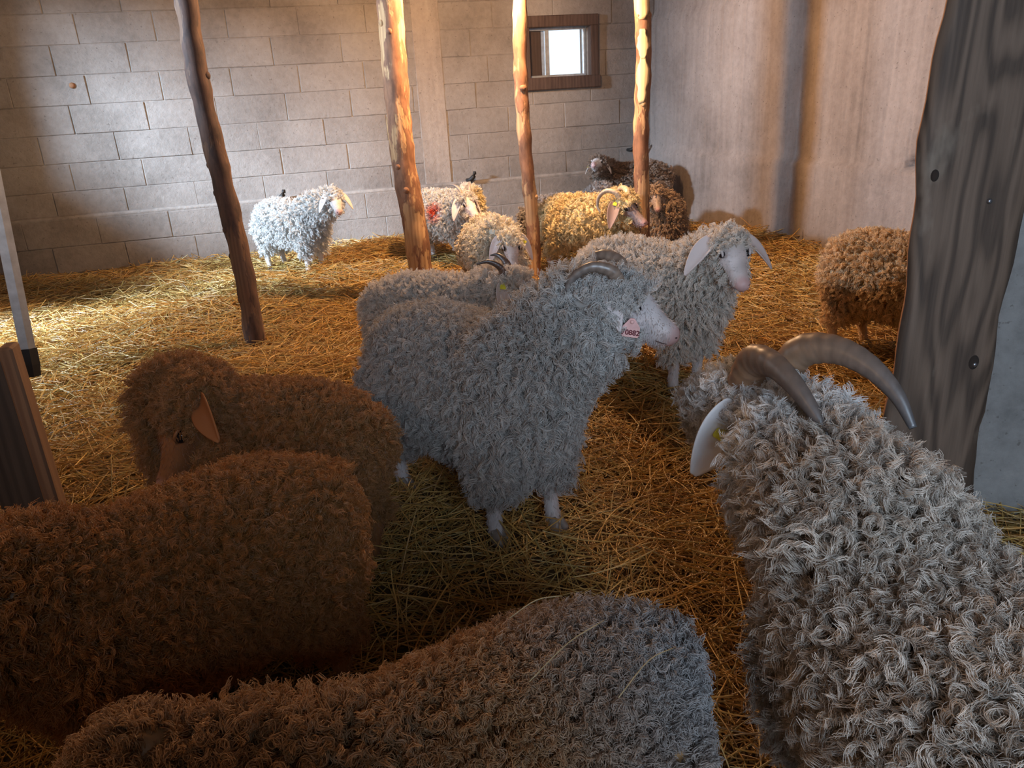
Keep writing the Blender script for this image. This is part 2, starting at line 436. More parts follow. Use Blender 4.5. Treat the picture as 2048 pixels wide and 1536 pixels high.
pole('wooden_pole', (-1.30, 3.77, -.1), (-1.36, 3.80, 2.62), .050, .046, M_POLE_DARK, 'dark leaning bark pole standing alone on the straw', 11, 8)
p2, pa2, ra2 = pole('wooden_pole', (-.505, 4.50, -.1), (-.555, 4.56, 2.62), .072, .066, M_POLE, 'thickest pole, in front of the goat with the red mark', 12, 5)
pole('wooden_pole', (.175, 4.62, -.1), (.15, 4.68, 2.62), .040, .038, M_POLE, 'thin brightly lit pole beside the window', 13, 7)
p4, pa4, ra4 = pole('wooden_pole', (.875, 4.85, -.1), (.865, 4.88, 2.62), .047, .046, M_POLE, 'straight pole with peeled pale patches near the wall corner', 14, 4)
# peeled patches on the straight pole, bare wood strip on the thick one
def patch(root, path, rad, z, h, a0, wd, mat, nm='peeled_patch'):
    i = min(range(64), key=lambda k: abs(path[k][2] - z)); v, f = [], []
    m, q = 14, 7
    for a in range(m + 1):
        t = a / m; zc = z - h / 2 + h * t; k = min(range(64), key=lambda kk: abs(path[kk][2] - zc))
        wdt = wd * math.sin(math.pi * min(max(t, .02), .98)) ** .35 * (1 + .22 * math.sin(9 * t + z * 7) + .12 * math.sin(23 * t + z * 3))
        for b in range(q + 1):
            an = a0 + wdt * (b / q - .5) * 2
            rr = rad[k] * 1.0 + .006
            v.append((path[k][0] + rr * math.cos(an), path[k][1] + rr * math.sin(an), zc))
    for a in range(m):
        for b in range(q):
            o = a * (q + 1) + b; f.append((o, o + 1, o + q + 2, o + q + 1))
    o = link(nm, mesh_py(nm, v, f, True), mat, root)
    so = o.modifiers.new('t', 'SOLIDIFY'); so.thickness = .006; so.offset = -1
for z, h, wd in ((1.62, .34, 1.0), (1.32, .16, .65), (1.13, .26, .7), (1.95, .2, .9)):
    patch(p4, pa4, ra4, z + .1, h, math.radians(-105), wd, M_PALE_PEEL)

# ================================================================== SLAB POST, CONCRETE STUB, GATE
SY = 1.66
left = [(.94, -.12), (.943, .138), (.922, .196), (.892, .30), (.888, .36), (.892, .44), (.898, .56), (.896, .70), (.890, .88), (.880, 1.00), (.884, 1.08), (.899, 1.24), (.905, 1.5), (.90, 1.9), (.905, 2.62)]
right = [(1.17, -.12), (1.155, .053), (1.128, .20), (1.118, .30), (1.132, .36), (1.126, .45), (1.122, .59), (1.131, .77), (1.15, 1.0), (1.16, 1.25), (1.16, 1.6), (1.15, 2.0), (1.16, 2.62)]
def interp(tab, z):
    return float(np.interp(z, [q[1] for q in tab], [q[0] for q in tab]))
slab = empty('slab_post', ((.94 + 1.17) / 2, SY, 0)); tag(slab, 'wide weathered live-edge plank post beside the horned curly goat', 'post')
v, f = [], []; zs = np.linspace(-.12, 2.62, 70); cx = (.94 + 1.17) / 2; mcol = 12
for z in zs:
    l = interp(left, z) + .003 * math.sin(31 * z); r_ = interp(right, z) + .003 * math.sin(27 * z + 1)
    for k in range(mcol + 1): v.append((l + (r_ - l) * k / mcol - cx, .0012 * math.sin(5 * k / mcol + 2 * z) + (.010 if k in (0, mcol) else 0), z))
    for k in range(mcol + 1): v.append((l + (r_ - l) * k / mcol - cx + (.018 if k == 0 else (.012 if k == mcol else 0)), .05, z))
W = 2 * (mcol + 1)
for j in range(len(zs) - 1):
    for k in range(mcol):
        a = j * W + k; f.append((a, a + 1, a + 1 + W, a + W))
        a = j * W + mcol + 1 + k; f.append((a, a + W, a + W + 1, a + 1))
    a = j * W; f.append((a, a + W, a + W + mcol + 1, a + mcol + 1))
    a = j * W + mcol; f.append((a, a + mcol + 1, a + mcol + 1 + W, a + W))
pl = link('plank', mesh_py('plank', v, f, True), M_SLAB, slab); pl.data.materials.append(M_SLAB_EDGE)
npf = len(pl.data.polygons)
for i, p in enumerate(pl.data.polygons):
    if i % (2 * mcol + 2) >= 2 * mcol: p.material_index = 1
for x, z in ((1.075, .485), (1.045, .86)):
    v, f = [], []; loft(v, f, [(0, .004, 0), (0, -.004, 0), (0, -.0065, 0), (0, -.007, 0)], [.006, .006, .004, .002], 12)
    o = link('screw_head', mesh_py('screw_head', v, f, True), M_SCREW, slab); o.location = (x - cx, 0, z)
for x, z, rr in ((1.093, .49, .013), (.94, .92, .009)):
    v, f = [], []
    for q in (1.0, .75, .5, .2):
        pass
    loft(v, f, [(0, .004, 0), (0, -.003, 0), (0, -.005, 0)], [rr, rr * .9, rr * .5], 16)
    o = link('knot', mesh_py('knot', [(a, b, c * 1.5) for a, b, c in v], f, True), M_KNOT, slab); o.location = (x - cx - .02, .001, z - .0)
# rough concrete pier
def rough_block(name, sx, sy, sz, mat, sub=14, amp=.006, seed=1):
    bm = bmesh.new(); bmesh.ops.create_cube(bm, size=1.0); bmesh.ops.subdivide_edges(bm, edges=bm.edges[:], cuts=sub, use_grid_fill=True)
    r = random.Random(seed)
    for v_ in bm.verts: v_.co = Vector((v_.co.x * sx, v_.co.y * sy, v_.co.z * sz)) + Vector([r.uniform(-amp, amp) for _ in range(3)])
    me = bpy.data.meshes.new(name); bm.to_mesh(me); bm.free(); me.polygons.foreach_set('use_smooth', [True] * len(me.polygons))
    return link(name, me, mat)
pier = rough_block('concrete_pier', .62, .34, 1.7, M_ROUGH); pier.location = (1.50, 1.93, .75); pier.rotation_euler = (0, -.04, math.radians(-6))
tag(pier, 'rough grey concrete pier standing behind the wide plank post', 'pier')

# left gate: boards and galvanised rail
gate = empty('wooden_gate', (-1.37, 1.56, 0), math.radians(12)); tag(gate, 'dark wooden gate boards leaning at the picture edge by the brown goats', 'gate')
def board(nm, x, z0, z1, wd, th, y, mat, lean=0):
    o = link(nm, box_mesh(nm, wd, th, z1 - z0, .005), mat, gate); o.location = (x, y, (z0 + z1) / 2); o.rotation_euler = (0, lean, 0); return o
for i, x in enumerate((.22, .10, -.02, -.14, -.26, -.38)): board('board', x, -.03, .66 + .01 * (i % 2), .105, .022, 0, M_GATE_DARK)
board('stile', .285, -.03, .68, .03, .05, -.01, M_GATE)
board('stile', -.05, -.03, .69, .035, .03, -.03, M_GATE)
for z in (.18, .55):
    o = link('batten', box_mesh('batten', .70, .02, .07, .005), M_GATE_DARK, gate); o.location = (-.07, .024, z)
bar = empty('metal_bar', (-1.435, 2.2, .47)); tag(bar, 'pale galvanised flat bar with black end hanging above the wooden gate', 'bar')
v, f = [], []
A_ = Vector((0, 0, 0)); B_ = Vector((.0, .31, 2.12))
loft(v, f, [A_, A_.lerp(B_, .33), A_.lerp(B_, .66), B_], [(.010, .021)] * 4, 4, upref=(1, 1, 0))
link('rail', mesh_py('rail', v, f), M_METAL, bar)
v, f = [], []; loft(v, f, [A_ - (B_ - A_) * .030, A_ - (B_ - A_) * .013, A_, A_.lerp(B_, .01)], [(.010, .021), (.013, .025), (.013, .025), (.013, .025)], 4, upref=(1, 1, 0))
link('end_cap', mesh_py('end_cap', v, f), M_BLACK, bar)

# ================================================================== LAMPS
def lamp(loc, power, lab, r):
    root = empty('hanging_lamp', loc); tag(root, lab, 'lamp')
    v, f = [], []; pr = [(-.0, .001), (-.006, .018), (.012, .034), (.035, .038), (.06, .03), (.085, .016), (.10, .014)]
    loft(v, f, [(0, 0, z - .04) for z, _ in pr], [q for _, q in pr], 16)
    b = link('bulb', mesh_py('bulb', v, f, True), M_BULB, root); b.visible_shadow = True
    v, f = [], []; loft(v, f, [(0, 0, .058), (0, 0, .066), (0, 0, .11), (0, 0, .125)], [.017, .021, .021, .006], 14); link('socket', mesh_py('socket', v, f, True), M_BLACK, root)
    v, f = [], []; loft(v, f, [(0, 0, .12), (0, 0, .3), (.004, 0, .5), (0, 0, TOP - loc[2])], [.004] * 4, 8); link('cable', mesh_py('cable', v, f, True), M_BLACK, root)
    p = point('lamp_glow', (loc[0], loc[1], loc[2] - .09), power, WARM, r)
lamp(LAMP, 165, 'warm bulb hanging in front of the thin lit pole', .05)
lamp(LAMP2, 10, 'warm bulb hanging near the wooden gate', .05)

# ================================================================== GOATS
def remesh(v, f, vox, it):
    me = mesh_py('tmp', v, f); bm = bmesh.new(); bm.from_mesh(me); bmesh.ops.recalc_face_normals(bm, faces=bm.faces[:]); bm.to_mesh(me); bm.free()
    o = bpy.data.objects.new('tmp', me); COL.objects.link(o)
    m = o.modifiers.new('r', 'REMESH'); m.mode = 'VOXEL'; m.voxel_size = vox
    s = o.modifiers.new('s', 'SMOOTH'); s.iterations = it; s.factor = .5
    dg = bpy.context.evaluated_depsgraph_get(); ev = o.evaluated_get(dg)
    out = bpy.data.meshes.new_from_object(ev, depsgraph=dg)
    bpy.data.objects.remove(o); bpy.data.meshes.remove(me)
    return out

def curls(P, n, axis, L, R, T, ph, K, grav):
    """helical locks: P roots (N,3)"""
    N_ = len(P); t = np.linspace(0, 1, K)[None, :, None]
    d = unit(n[:, None, :] * (1 - t) ** 1.2 + axis[:, None, :] * (t * 1.0 + .15))
    step = d * (L[:, None, None] / (K - 1)); cen = P[:, None, :] + np.cumsum(step, 1) - step
    ref = np.where(np.abs(axis[:, 2:3]) < .8, np.array([[0, 0, 1.]]), np.array([[1., 0, 0]]))
    b = unit(np.cross(axis, ref)); c = np.cross(axis, b)
    ang = ph[:, None, None] + 2 * math.pi * T[:, None, None] * t
    amp = R[:, None, None] * np.clip(t * 2.2, 0, 1)
    off = amp * (b[:, None, :] * np.cos(ang) + c[:, None, :] * np.sin(ang))
    return cen + off

def goat(label, pos, yaw, scale, poll, face, wool=(.78, .74, .68), skin=(.80, .66, .60), facecol=None, dens=1.0, locks=5200, strands=9, srad=.0009,
         wl=1.0, curl=.010, horns=None, horncol=(.20, .13, .085), tags=(), eardrop=.75, lying=False, hs=1.0, vox=.014, forelock=1.0, marks=(), legs=None, earlen=.125,
         fuzz=1.0, z0=0.0, turns=1.5, belly=1.0, neckr=1.0, earyaw=0.0, bodyw=1.0, earn=(.6, .5, .25), earw=1.0, lockr=(.76, 1.15), facestart=.05, headcol=None):
    ca, sa = math.cos(math.radians(yaw)), math.sin(math.radians(yaw))
    def tl(p):   # world -> canonical local
        d = np.array(p, float) - np.array([pos[0], pos[1], z0]); return np.array([d[0] * ca + d[1] * sa, -d[0] * sa + d[1] * ca, d[2]]) / scale
    P = tl(poll); fd = np.array(face, float); fl = np.array([fd[0] * ca + fd[1] * sa, -fd[0] * sa + fd[1] * ca, fd[2]]); fl /= np.linalg.norm(fl)
    root = empty('goat', (pos[0], pos[1], z0), math.radians(yaw)); root.scale = (scale,) * 3
    tag(root, label, 'goat', 'angora goats in the barn')
    up = np.array([0, 0, 1.]) - fl * fl[2]; up /= np.linalg.norm(up); sd = np.cross(up, fl)   # sd = goat's left
    H = lambda a, b, c: tuple(P + fl * a * hs + sd * b * hs + up * c * hs)
    dz = -.20 if lying else 0.0
    v, f = [], []
    bw = bodyw
    body = [(-.405, .43), (-.385, .44), (-.33, .452), (-.22, .452), (-.05, .435), (.10, .435), (.21, .455), (.29, .49), (.325, .505)]
    br = [(.025, .03), (.075 * bw, .085), (.130 * bw, .137), (.170 * bw, .178), (.19 * bw, .190), (.178 * bw, .188), (.150 * bw, .175), (.10, .13), (.05, .07)]
    loft(v, f, [(x, 0, z + dz) for x, z in body], br, 20)
    n0 = np.array([.19, 0, .50 + dz]); n1 = np.array([.265, 0, .56 + dz]); nb = P - fl * .015 * hs - up * .02 * hs
    mid = (n1 + nb) / 2 + np.array([0, 0, -.01])
    loft(v, f, smooth_path([n0, n1, mid, nb], 9), [(neckr * r_, neckr * r_ * 1.1) for r_ in np.linspace(.125, .068, 9)], 16)
    loft(v, f, [H(-.055, 0, -.01), H(-.035, 0, 0), H(0, 0, .005), H(.04, 0, .004), H(.085, 0, -.004), H(.13, 0, -.014), H(.17, 0, -.022), H(.20, 0, -.027), H(.218, 0, -.030), H(.228, 0, -.032)],
         [(.02, .02), (.045, .05), (.06, .068), (.062, .070), (.055, .060), (.040, .046), (.033, .038), (.034, .036), (.029, .029), (.014, .014)], 16, upref=tuple(up))
    loft(v, f, [H(.03, 0, -.055), H(.08, 0, -.062), H(.14, 0, -.062), H(.185, 0, -.058), H(.20, 0, -.055)], [(.03, .02), (.03, .024), (.024, .018), (.02, .014), (.01, .008)], 12, upref=tuple(up))
    lg = []
    if lying:
        for y in (-.1, .1):
            loft(v, f, [(.2, y, .22), (.30, y, .12), (.36, y, .06), (.25, y, .03), (.18, y, .03)], [.07, .045, .03, .025, .018], 12)
            loft(v, f, [(-.26, y, .22), (-.12, y * 1.6, .12), (-.05, y * 1.7, .07), (-.18, y * 1.8, .035), (-.28, y * 1.8, .03)], [.10, .07, .045, .03, .02], 12)
    else:
        st = legs or (0, 0, 0, 0)
        for k, (y, front) in enumerate(((-.085, 1), (.085, 1), (-.09, 0), (.09, 0))):
            o = st[k]
            if front: pth = [(.19, y * .9, .46), (.195, y, .36), (.20 + o * .4, y, .27), (.205 + o * .7, y, .19), (.20 + o * .9, y, .10), (.20 + o, y, .045), (.215 + o, y, .0)]; rr = [.085, .078, .052, .034, .025, .026, .028]
            else: pth = [(-.26, y * .9, .46), (-.25, y, .38), (-.235 + o * .3, y * 1.05, .29), (-.29 + o * .6, y, .20), (-.325 + o * .8, y, .165), (-.305 + o, y, .09), (-.295 + o, y, .04), (-.28 + o, y, .0)]; rr = [.11, .112, .075, .045, .034, .026, .026, .028]
            loft(v, f, pth, rr, 12, upref=(1, 0, 0), ref2=(0, 1, 0), carry=True); lg.append(pth[-1])
    # tail
    tz = .55 + dz
    loft(v, f, [(-.33, 0, tz), (-.385, 0, tz - .005), (-.42, 0, tz - .03), (-.435, 0, tz - .06)], [.035, .028, .02, .008], 10)
    me = remesh(v, f, vox, 6); me.name = 'body'
    nv = len(me.vertices); co = np.zeros(nv * 3); me.vertices.foreach_get('co', co); co = co.reshape(-1, 3)
    def regions(p):
        q = p - P; h = q @ fl / hs; s_ = q @ sd / hs; u = q @ up / hs
        rr_ = np.sqrt(s_ ** 2 + (u + .01) ** 2)
        near = (rr_ < .11) & (h > -.08) & (h < .26)
        fc = np.clip((h - facestart - .35 * np.maximum(u, 0)) / .035, 0, 1) * near           # 1 on the bare face
        fc = np.where(near & (u < -.03) & (h < .13), fc * .25, fc)
        fore = near & (h < facestart + .025) & (u > -.01)
        leg = np.clip((.19 - p[:, 2]) / .05, 0, 1) if not lying else np.clip((.05 - p[:, 2]) / .03, 0, 1)
        leg = leg * (1 - near)
        return h, s_, u, near, fc, fore, leg
    wool_c = np.array(wool); fcol = np.array(facecol or skin)
    h, s_, u, near, fc, fore, leg = regions(co)
    tint = wool_c[None] * .82 * np.ones((nv, 1)); tint = tint * (1 - fc[:, None]) + fcol[None] * fc[:, None]
    tint = tint * (1 - .22 * (fc * (np.sin(90 * h + 40 * s_) * np.sin(70 * u) * .5 + .5))[:, None]); nose = np.clip((h - .185) / .025, 0, 1) * near; tint = tint * (1 - nose[:, None] * .75) + np.array([.62, .36, .34])[None] * nose[:, None] * .75
    tint = tint * (1 - leg[:, None] * .8) + np.array(skin)[None] * .9 * leg[:, None] * .8
    a = me.attributes.new('tint', 'FLOAT_COLOR', 'POINT'); cc = np.ones((nv, 4), np.float32); cc[:, :3] = tint; a.data.foreach_set('color', cc.ravel())
    me.polygons.foreach_set('use_smooth', [True] * len(me.polygons)); me.materials.clear(); me.materials.append(M_SKIN)
    link('body', me, None, root)
    # ---- fleece
    me.calc_loop_triangles(); nt_ = len(me.loop_triangles); tri = np.zeros(nt_ * 3, int); me.loop_triangles.foreach_get('vertices', tri); tri = tri.reshape(-1, 3)
    A, B, C = co[tri[:, 0]], co[tri[:, 1]], co[tri[:, 2]]; cr = np.cross(B - A, C - A); ar = np.linalg.norm(cr, axis=1) / 2; nr = unit(cr)
    def sample(n):
        i = rng.choice(nt_, n, p=ar / ar.sum()); r1 = np.sqrt(rng.random(n)); r2 = rng.random(n)
        p = A[i] * (1 - r1)[:, None] + B[i] * (r1 * (1 - r2))[:, None] + C[i] * (r1 * r2)[:, None]
        return p, nr[i]
    p, n = sample(int(locks * 1.25))
    h, s_, u, near, fc, fore, leg = regions(p)
    keep = (fc < .5) & (leg < .55)
    p, n, h, s_, u, near, fore, leg = (q[keep] for q in (p, n, h, s_, u, near, fore, leg))
    m = len(p); topf = np.clip(n[:, 2], 0, 1)
    neckz = np.clip((p[:, 0] - .15) / .1, 0, 1)
    L = (.062 + .016 * neckz - .014 * topf) * wl * rng.uniform(.75, 1.2, m)
    L = np.where(n[:, 2] < -.4, L * belly, L)
    L = np.where(near, .05 * wl, L); L = np.where(fore, .050 * forelock, L); L = L * (1 - .6 * leg)
    down = np.array([[0, 0, -1.]])
    ax = n * (.55 + .35 * topf)[:, None] + down * (.75 * (1 - topf) + .05)[:, None] + rng.normal(0, .28, (m, 3))
    ax = np.where(fore[:, None], n * .5 + (fl * .55)[None] * forelock + down * .25 + rng.normal(0, .25, (m, 3)), ax); ax = unit(ax)
    R = curl * rng.uniform(.55, 1.25, m) * np.where(near, .8, 1.0); T = turns * rng.uniform(.6, 1.25, m) * np.where(rng.random(m) < .5, 1, -1); ph = rng.uniform(0, 6.283, m)
    K = 13
    S = strands
    ctr = curls(p, n, ax, L, R, T, ph, K, 1)                      # (m,K,3)
    t = np.linspace(0, 1, K)[None, None, :, None]
    tw = rng.normal(0, 1, (m, S, 1, 3)); spread = .0056 / math.sqrt(dens)
    offs = tw * spread * (1 - .55 * t) + rng.normal(0, .0016 * fuzz, (m, S, K, 3)) * t
    pts = ctr[:, None] + offs - n[:, None, None, :] * .004
    # shorten strands randomly
    lf = rng.uniform(.82, 1.05, (m, S, 1, 1)); base = pts[:, :, :1]; pts = base + (pts - base) * lf
    pts = pts.reshape(-1, K, 3)
    lockv = rng.uniform(*lockr, (m, 1, 1)); strv = rng.uniform(.9, 1.08, (m, S, 1))
    col = wool_c[None, None] * lockv * strv
    for (mp, mr, mc, ms) in marks:    # coloured marks on the fleece (local point, radius, colour, strength)
        wgt = np.clip(1.6 - 1.6 * np.linalg.norm(p - np.array(mp)[None], axis=1) / mr, 0, 1)[:, None, None] * ms
        col = col * (1 - wgt) + np.array(mc)[None, None] * lockv * strv * wgt
    if headcol is not None:
        wg = np.clip(2.2 - np.linalg.norm(p - P[None], axis=1) / (.10 * hs), 0, 1)[:, None, None]
        col = col * (1 - wg) + np.array(headcol)[None, None] * lockv * strv * wg
    rad = np.full((1, K), srad / scale) * np.linspace(1.0, .55, K)[None] 
    hair('fleece', pts, rad, col.reshape(-1, 3).clip(0, 1), M_WOOL, root)['kind'] = 'stuff'
    # short coat on face and legs
    p, n = sample(int(locks * 4)); h, s_, u, near, fc, fore, leg = regions(p); keep = ((fc > .3) & (h < .20)) | (leg > .4)
    p, n = p[keep], n[keep]; m = len(p)
    if m > 30:
        dirv = unit(n * .5 + np.where(near[keep][:, None], fl[None] * -.0 + down * .8, down) * .8 + rng.normal(0, .2, (m, 3)))
        t = np.linspace(0, 1, 4)[None, :, None]; Ls = rng.uniform(.006, .015, (m, 1, 1))
        pts = p[:, None] - n[:, None] * .002 + dirv[:, None] * Ls * t
        cs = np.where(near[keep][:, None], fcol[None], np.array(skin)[None] * .95) * rng.uniform(.88, 1.08, (m, 1))
        hair('short_coat', pts, np.full((1, 4), srad * .8 / scale) * np.linspace(1, .4, 4)[None], cs.clip(0, 1), M_WOOL, root)['kind'] = 'stuff'
    # ---- eyes, nostrils, mouth
    for sg in (-1, 1):
        bm = bmesh.new(); bmesh.ops.create_uvsphere(bm, u_segments=16, v_segments=10, radius=.0155 * hs)
        e = bpy.data.meshes.new('eye'); bm.to_mesh(e); bm.free(); e.polygons.foreach_set('use_smooth', [True] * len(e.polygons))
        o = link('eye', e, M_EYE, root); o.location = H(.084, .0475 * sg, .018)
        o.rotation_euler = Matrix((fl, sd, up)).transposed().to_euler(); o.scale = (1.05, .8, .85)
        v, f = [], []; lid = [H(.082 + .018 * math.cos(q), (.053 - .004 * abs(math.cos(q))) * sg, .019 + .0155 * math.sin(q)) for q in np.linspace(-.1, 3.25, 10)]
        loft(v, f, lid, [.003, .004, .005, .0055, .0055, .0055, .0055, .005, .004, .003], 8); eb = mesh_py('eyelid', v, f, True)
        at = eb.attributes.new('tint', 'FLOAT_COLOR', 'POINT'); at.data.foreach_set('color', np.tile(np.append(fcol * .82, 1), len(v)).astype(np.float32)); link('eyelid', eb, M_SKIN, root)
        bm = bmesh.new(); bmesh.ops.create_uvsphere(bm, u_segments=10, v_segments=8, radius=.0075 * hs)
        e = bpy.data.meshes.new('nostril'); bm.to_mesh(e); bm.free()
        o = link('nostril', e, M_NOSTRIL, root); o.location = H(.214, .014 * sg, -.020); o.rotation_euler = Matrix((fl, sd, up)).transposed().to_euler(); o.scale = (.8, .9, .6)
    v, f = [], []; mp_ = smooth_path([H(.172, -.0345, -.047), H(.195, -.028, -.046), H(.212, -.010, -.043), H(.215, 0, -.040), H(.212, .010, -.043), H(.195, .028, -.046), H(.172, .0345, -.047)], 16)
    loft(v, f, mp_, [.0014] * 16, 6); link('mouth', mesh_py('mouth', v, f, True), M_NOSTRIL, root)
    # ---- ears
    for sg in (-1, 1):
        out = sd * sg; base = np.array(H(.0, .052 * sg, .022)); dr = eardrop
        tipd = unit(out * (1 - dr * .55) + np.array([0, 0, -1.]) * dr * .8 + fl * (.15 + earyaw) + up * (.15 - .15 * dr))
        wdir = unit(np.cross(tipd, out * earn[0] + up * earn[1] + fl * earn[2])); nrm = np.cross(wdir, tipd)
        v, f = [], []; m_, q_ = 10, 6; el = earlen * hs
        for i in range(m_ + 1):
            tt = i / m_; wdt = el * .235 * earw * (math.sin(math.pi * min(1, .18 + .80 * tt) ** .85) ** .8 + .04)
            bend = -.12 * tt * tt * el
            for k in range(q_ + 1):
                x = (k / q_ - .5) * 2; v.append(tuple(base + tipd * el * tt + wdir * wdt * x + nrm * (bend + .42 * wdt * x * x) + np.array([0, 0, -1.]) * el * .14 * tt * tt))
        for i in range(m_):
            for k in range(q_):
                o = i * (q_ + 1) + k; f.append((o, o + 1, o + q_ + 2, o + q_ + 1))
        em = mesh_py('ear', v, f, True); at = em.attributes.new('tint', 'FLOAT_COLOR', 'POINT')
        at.data.foreach_set('color', np.tile(np.append(np.array(facecol or skin) * np.array([1.0, .97, .96]), 1), len(v)).astype(np.float32))
        eo = link('ear', em, M_SKIN, root); so = eo.modifiers.new('t', 'SOLIDIFY'); so.thickness = .006; so.offset = 0
        sb = eo.modifiers.new('s', 'SUBSURF'); sb.levels = 1; sb.render_levels = 1
        for (side, colr, where, sz, text) in tags:
            if side != sg: continue
            zt = np.cross(wdir, -tipd); xt = wdir
            if zt @ (out * earn[0] + up * earn[1] + fl * earn[2]) < 0: zt, xt = -zt, -xt
            c = base + tipd * el * where
            Rm = Matrix((xt, -tipd, zt)).transposed().to_4x4(); Rm.translation = Vector(c + zt * (.012 if text is None else .02) + np.array([0, 0, -1.]) * el * .14 * where ** 2)
            if text:
                zt = unit(out * .9 + fl * .12 + up * .1); yt = unit(up * .8 - fl * .25 - zt * ((up * .8 - fl * .25) @ zt)); xt = np.cross(yt, zt)
                Rm = Matrix((xt, yt, zt)).transposed().to_4x4(); Rm.translation = Vector(H(.098, .084 * sg, -.030))
            v2 = [(-.42, -.5), (.42, -.5), (.5, -.4), (.5, .1), (.22, .5), (.12, .62), (-.12, .62), (-.22, .5), (-.5, .1), (-.5, -.4)]
            bm = bmesh.new(); fc_ = bm.faces.new([bm.verts.new((x * sz, y * sz, -.0015)) for x, y in v2])
            ex = bmesh.ops.extrude_face_region(bm, geom=[fc_]); bmesh.ops.translate(bm, verts=[g for g in ex['geom'] if isinstance(g, bmesh.types.BMVert)], vec=(0, 0, .003))
            bmesh.ops.recalc_face_normals(bm, faces=bm.faces[:])
            tm = bpy.data.meshes.new('ear_tag'); bm.to_mesh(tm); bm.free()
            to = link('ear_tag', tm, M_TAG_Y if colr == 'y' else M_TAG_P, root); to.matrix_local = Rm
            to['label'] = ('yellow plastic ear tag' if colr == 'y' else 'pink plastic ear tag')
            v3, f3 = [], []; loft(v3, f3, [(0, sz * .42, .001), (0, sz * .42, .004), (0, sz * .42, .0055)], [sz * .12, sz * .12, sz * .06], 12)
            link('tag_pin', mesh_py('tag_pin', v3, f3, True), M_TAG_Y if colr == 'y' else M_TAG_P, to)
            if text:
                cu = bpy.data.curves.new('tag_number', 'FONT'); cu.body = text; cu.size = sz * .42; cu.align_x = 'CENTER'; cu.extrude = .0004; cu.offset = .0006
                tmp_ = bpy.data.objects.new('t', cu); COL.objects.link(tmp_); bpy.context.view_layer.update(); dg = bpy.context.evaluated_depsgraph_get(); mt = bpy.data.meshes.new_from_object(tmp_.evaluated_get(dg)); bpy.data.objects.remove(tmp_)
                mt.materials.clear(); tx = link('tag_number', mt, M_TAG_TXT, to); tx.location = (0, -sz * .36, .0022)
    # ---- horns (points in head frame: forward, side, up)
    if horns:
        NH = 64
        for sg in (-1, 1):
            hp = smooth_path([H(a, b * sg, c) for a, b, c in horns['pts']], NH); v, f = [], []
            rr = [(horns['r'] * (1 - .82 * (i / (NH - 1)) ** 1.25) * (1 + .035 * math.sin(i * 1.35) * (1 - i / NH)) * hs) for i in range(NH)]
            loft(v, f, hp, [(q, q * 1.22) for q in rr], 14, upref=tuple(fl), carry=True)
            hm = mesh_py('horn', v, f, True); tt = np.repeat(np.arange(NH) / (NH - 1), 14)[:, None]
            hc = np.array(horncol)[None]; band = 1 + .22 * np.sin(np.repeat(np.arange(NH), 14) * 1.35 + .8)[:, None] * (1 - tt)
            tip = hc.mean() * np.array([[.62, .62, .66]]); tint_h = (hc * 1.35 * (1 - tt ** .8) + tip * tt ** .8) * band * rng.uniform(.85, 1.15, tt.shape)
            c4 = np.ones((len(v), 4), np.float32); c4[:, :3] = tint_h[:len(v)]
            hm.attributes.new('tint', 'FLOAT_COLOR', 'POINT').data.foreach_set('color', c4.ravel())
            link('horn', hm, M_HORN, root)
    for k, q in enumerate(lg):
        v, f = [], []
        for y in (-.012, .012): loft(v, f, [(-.006, y, .035), (.002, y, .02), (.012, y * 1.2, .0), (.014, y * 1.2, -.012)], [(.010, .016), (.013, .022), (.015, .028), (.014, .027)], 10, upref=(1, 0, 0))
        o = link('hoof', mesh_py('hoof', v, f, True), M_HOOF, root); o.location = (q[0], q[1], 0)
    return root

HORN_SM = dict(pts=[(-.005, .030, .05), (-.03, .042, .085), (-.075, .062, .10), (-.115, .085, .085)], r=.015)
HORN_CURL = dict(pts=[(.01, .036, .055), (-.02, .058, .078), (-.07, .076, .068), (-.10, .088, .02), (-.09, .094, -.035), (-.055, .096, -.062)], r=.018)
HORN_BIG = dict(pts=[(.01, .036, .05), (-.03, .046, .095), (-.085, .06, .102), (-.14, .07, .082), (-.185, .074, .045), (-.215, .072, .0)], r=.025)
WHITE = (.80, .77, .72); GREY = (.66, .63, .60); CREAM = (.80, .72, .58); TAN = (.66, .47, .29); BROWN = (.47, .29, .155)

goats_far = dict(locks=2600, strands=6, srad=.0017, vox=.017)
goats_mid = dict(locks=4200, strands=8, srad=.0012)
# far ones first
goat('white goat with drooping ears standing against the block wall ledge', (-1.44, 5.36), -33, .76, (-1.08, 5.10, .53), (.30, -.85, -.42), wool=(.84, .83, .80), skin=(.88, .80, .74), curl=.009, eardrop=.75, forelock=.6, earlen=.15, **goats_far)
goat('goat with a fluffy yellow forelock and red mark behind the thickest pole', (-.38, 5.36), -38, .76, (-.235, 5.04, .46), (.45, -.78, -.40), wool=(.80, .74, .66), skin=(.88, .76, .72), horns=HORN_SM, horncol=(.45, .33, .22), marks=[((.02, -.2, .50), .10, (.75, .10, .03), 1.0), ((.4, 0, .60), .13, (.80, .60, .20), .8)], forelock=1.0, eardrop=.9, hs=1.1, earlen=.15, **goats_far)
goat('goat lowering its pale face between the thin lit pole and the horned goat', (-.06, 4.14), -78, .74, (.03, 3.86, .425), (.08, -.72, -.62), wool=(.82, .74, .60), skin=(.76, .68, .66), tags=[(1, 'y', .3, .03, None)], eardrop=.85, forelock=.9, hs=1.15, earlen=.15, **goats_far)
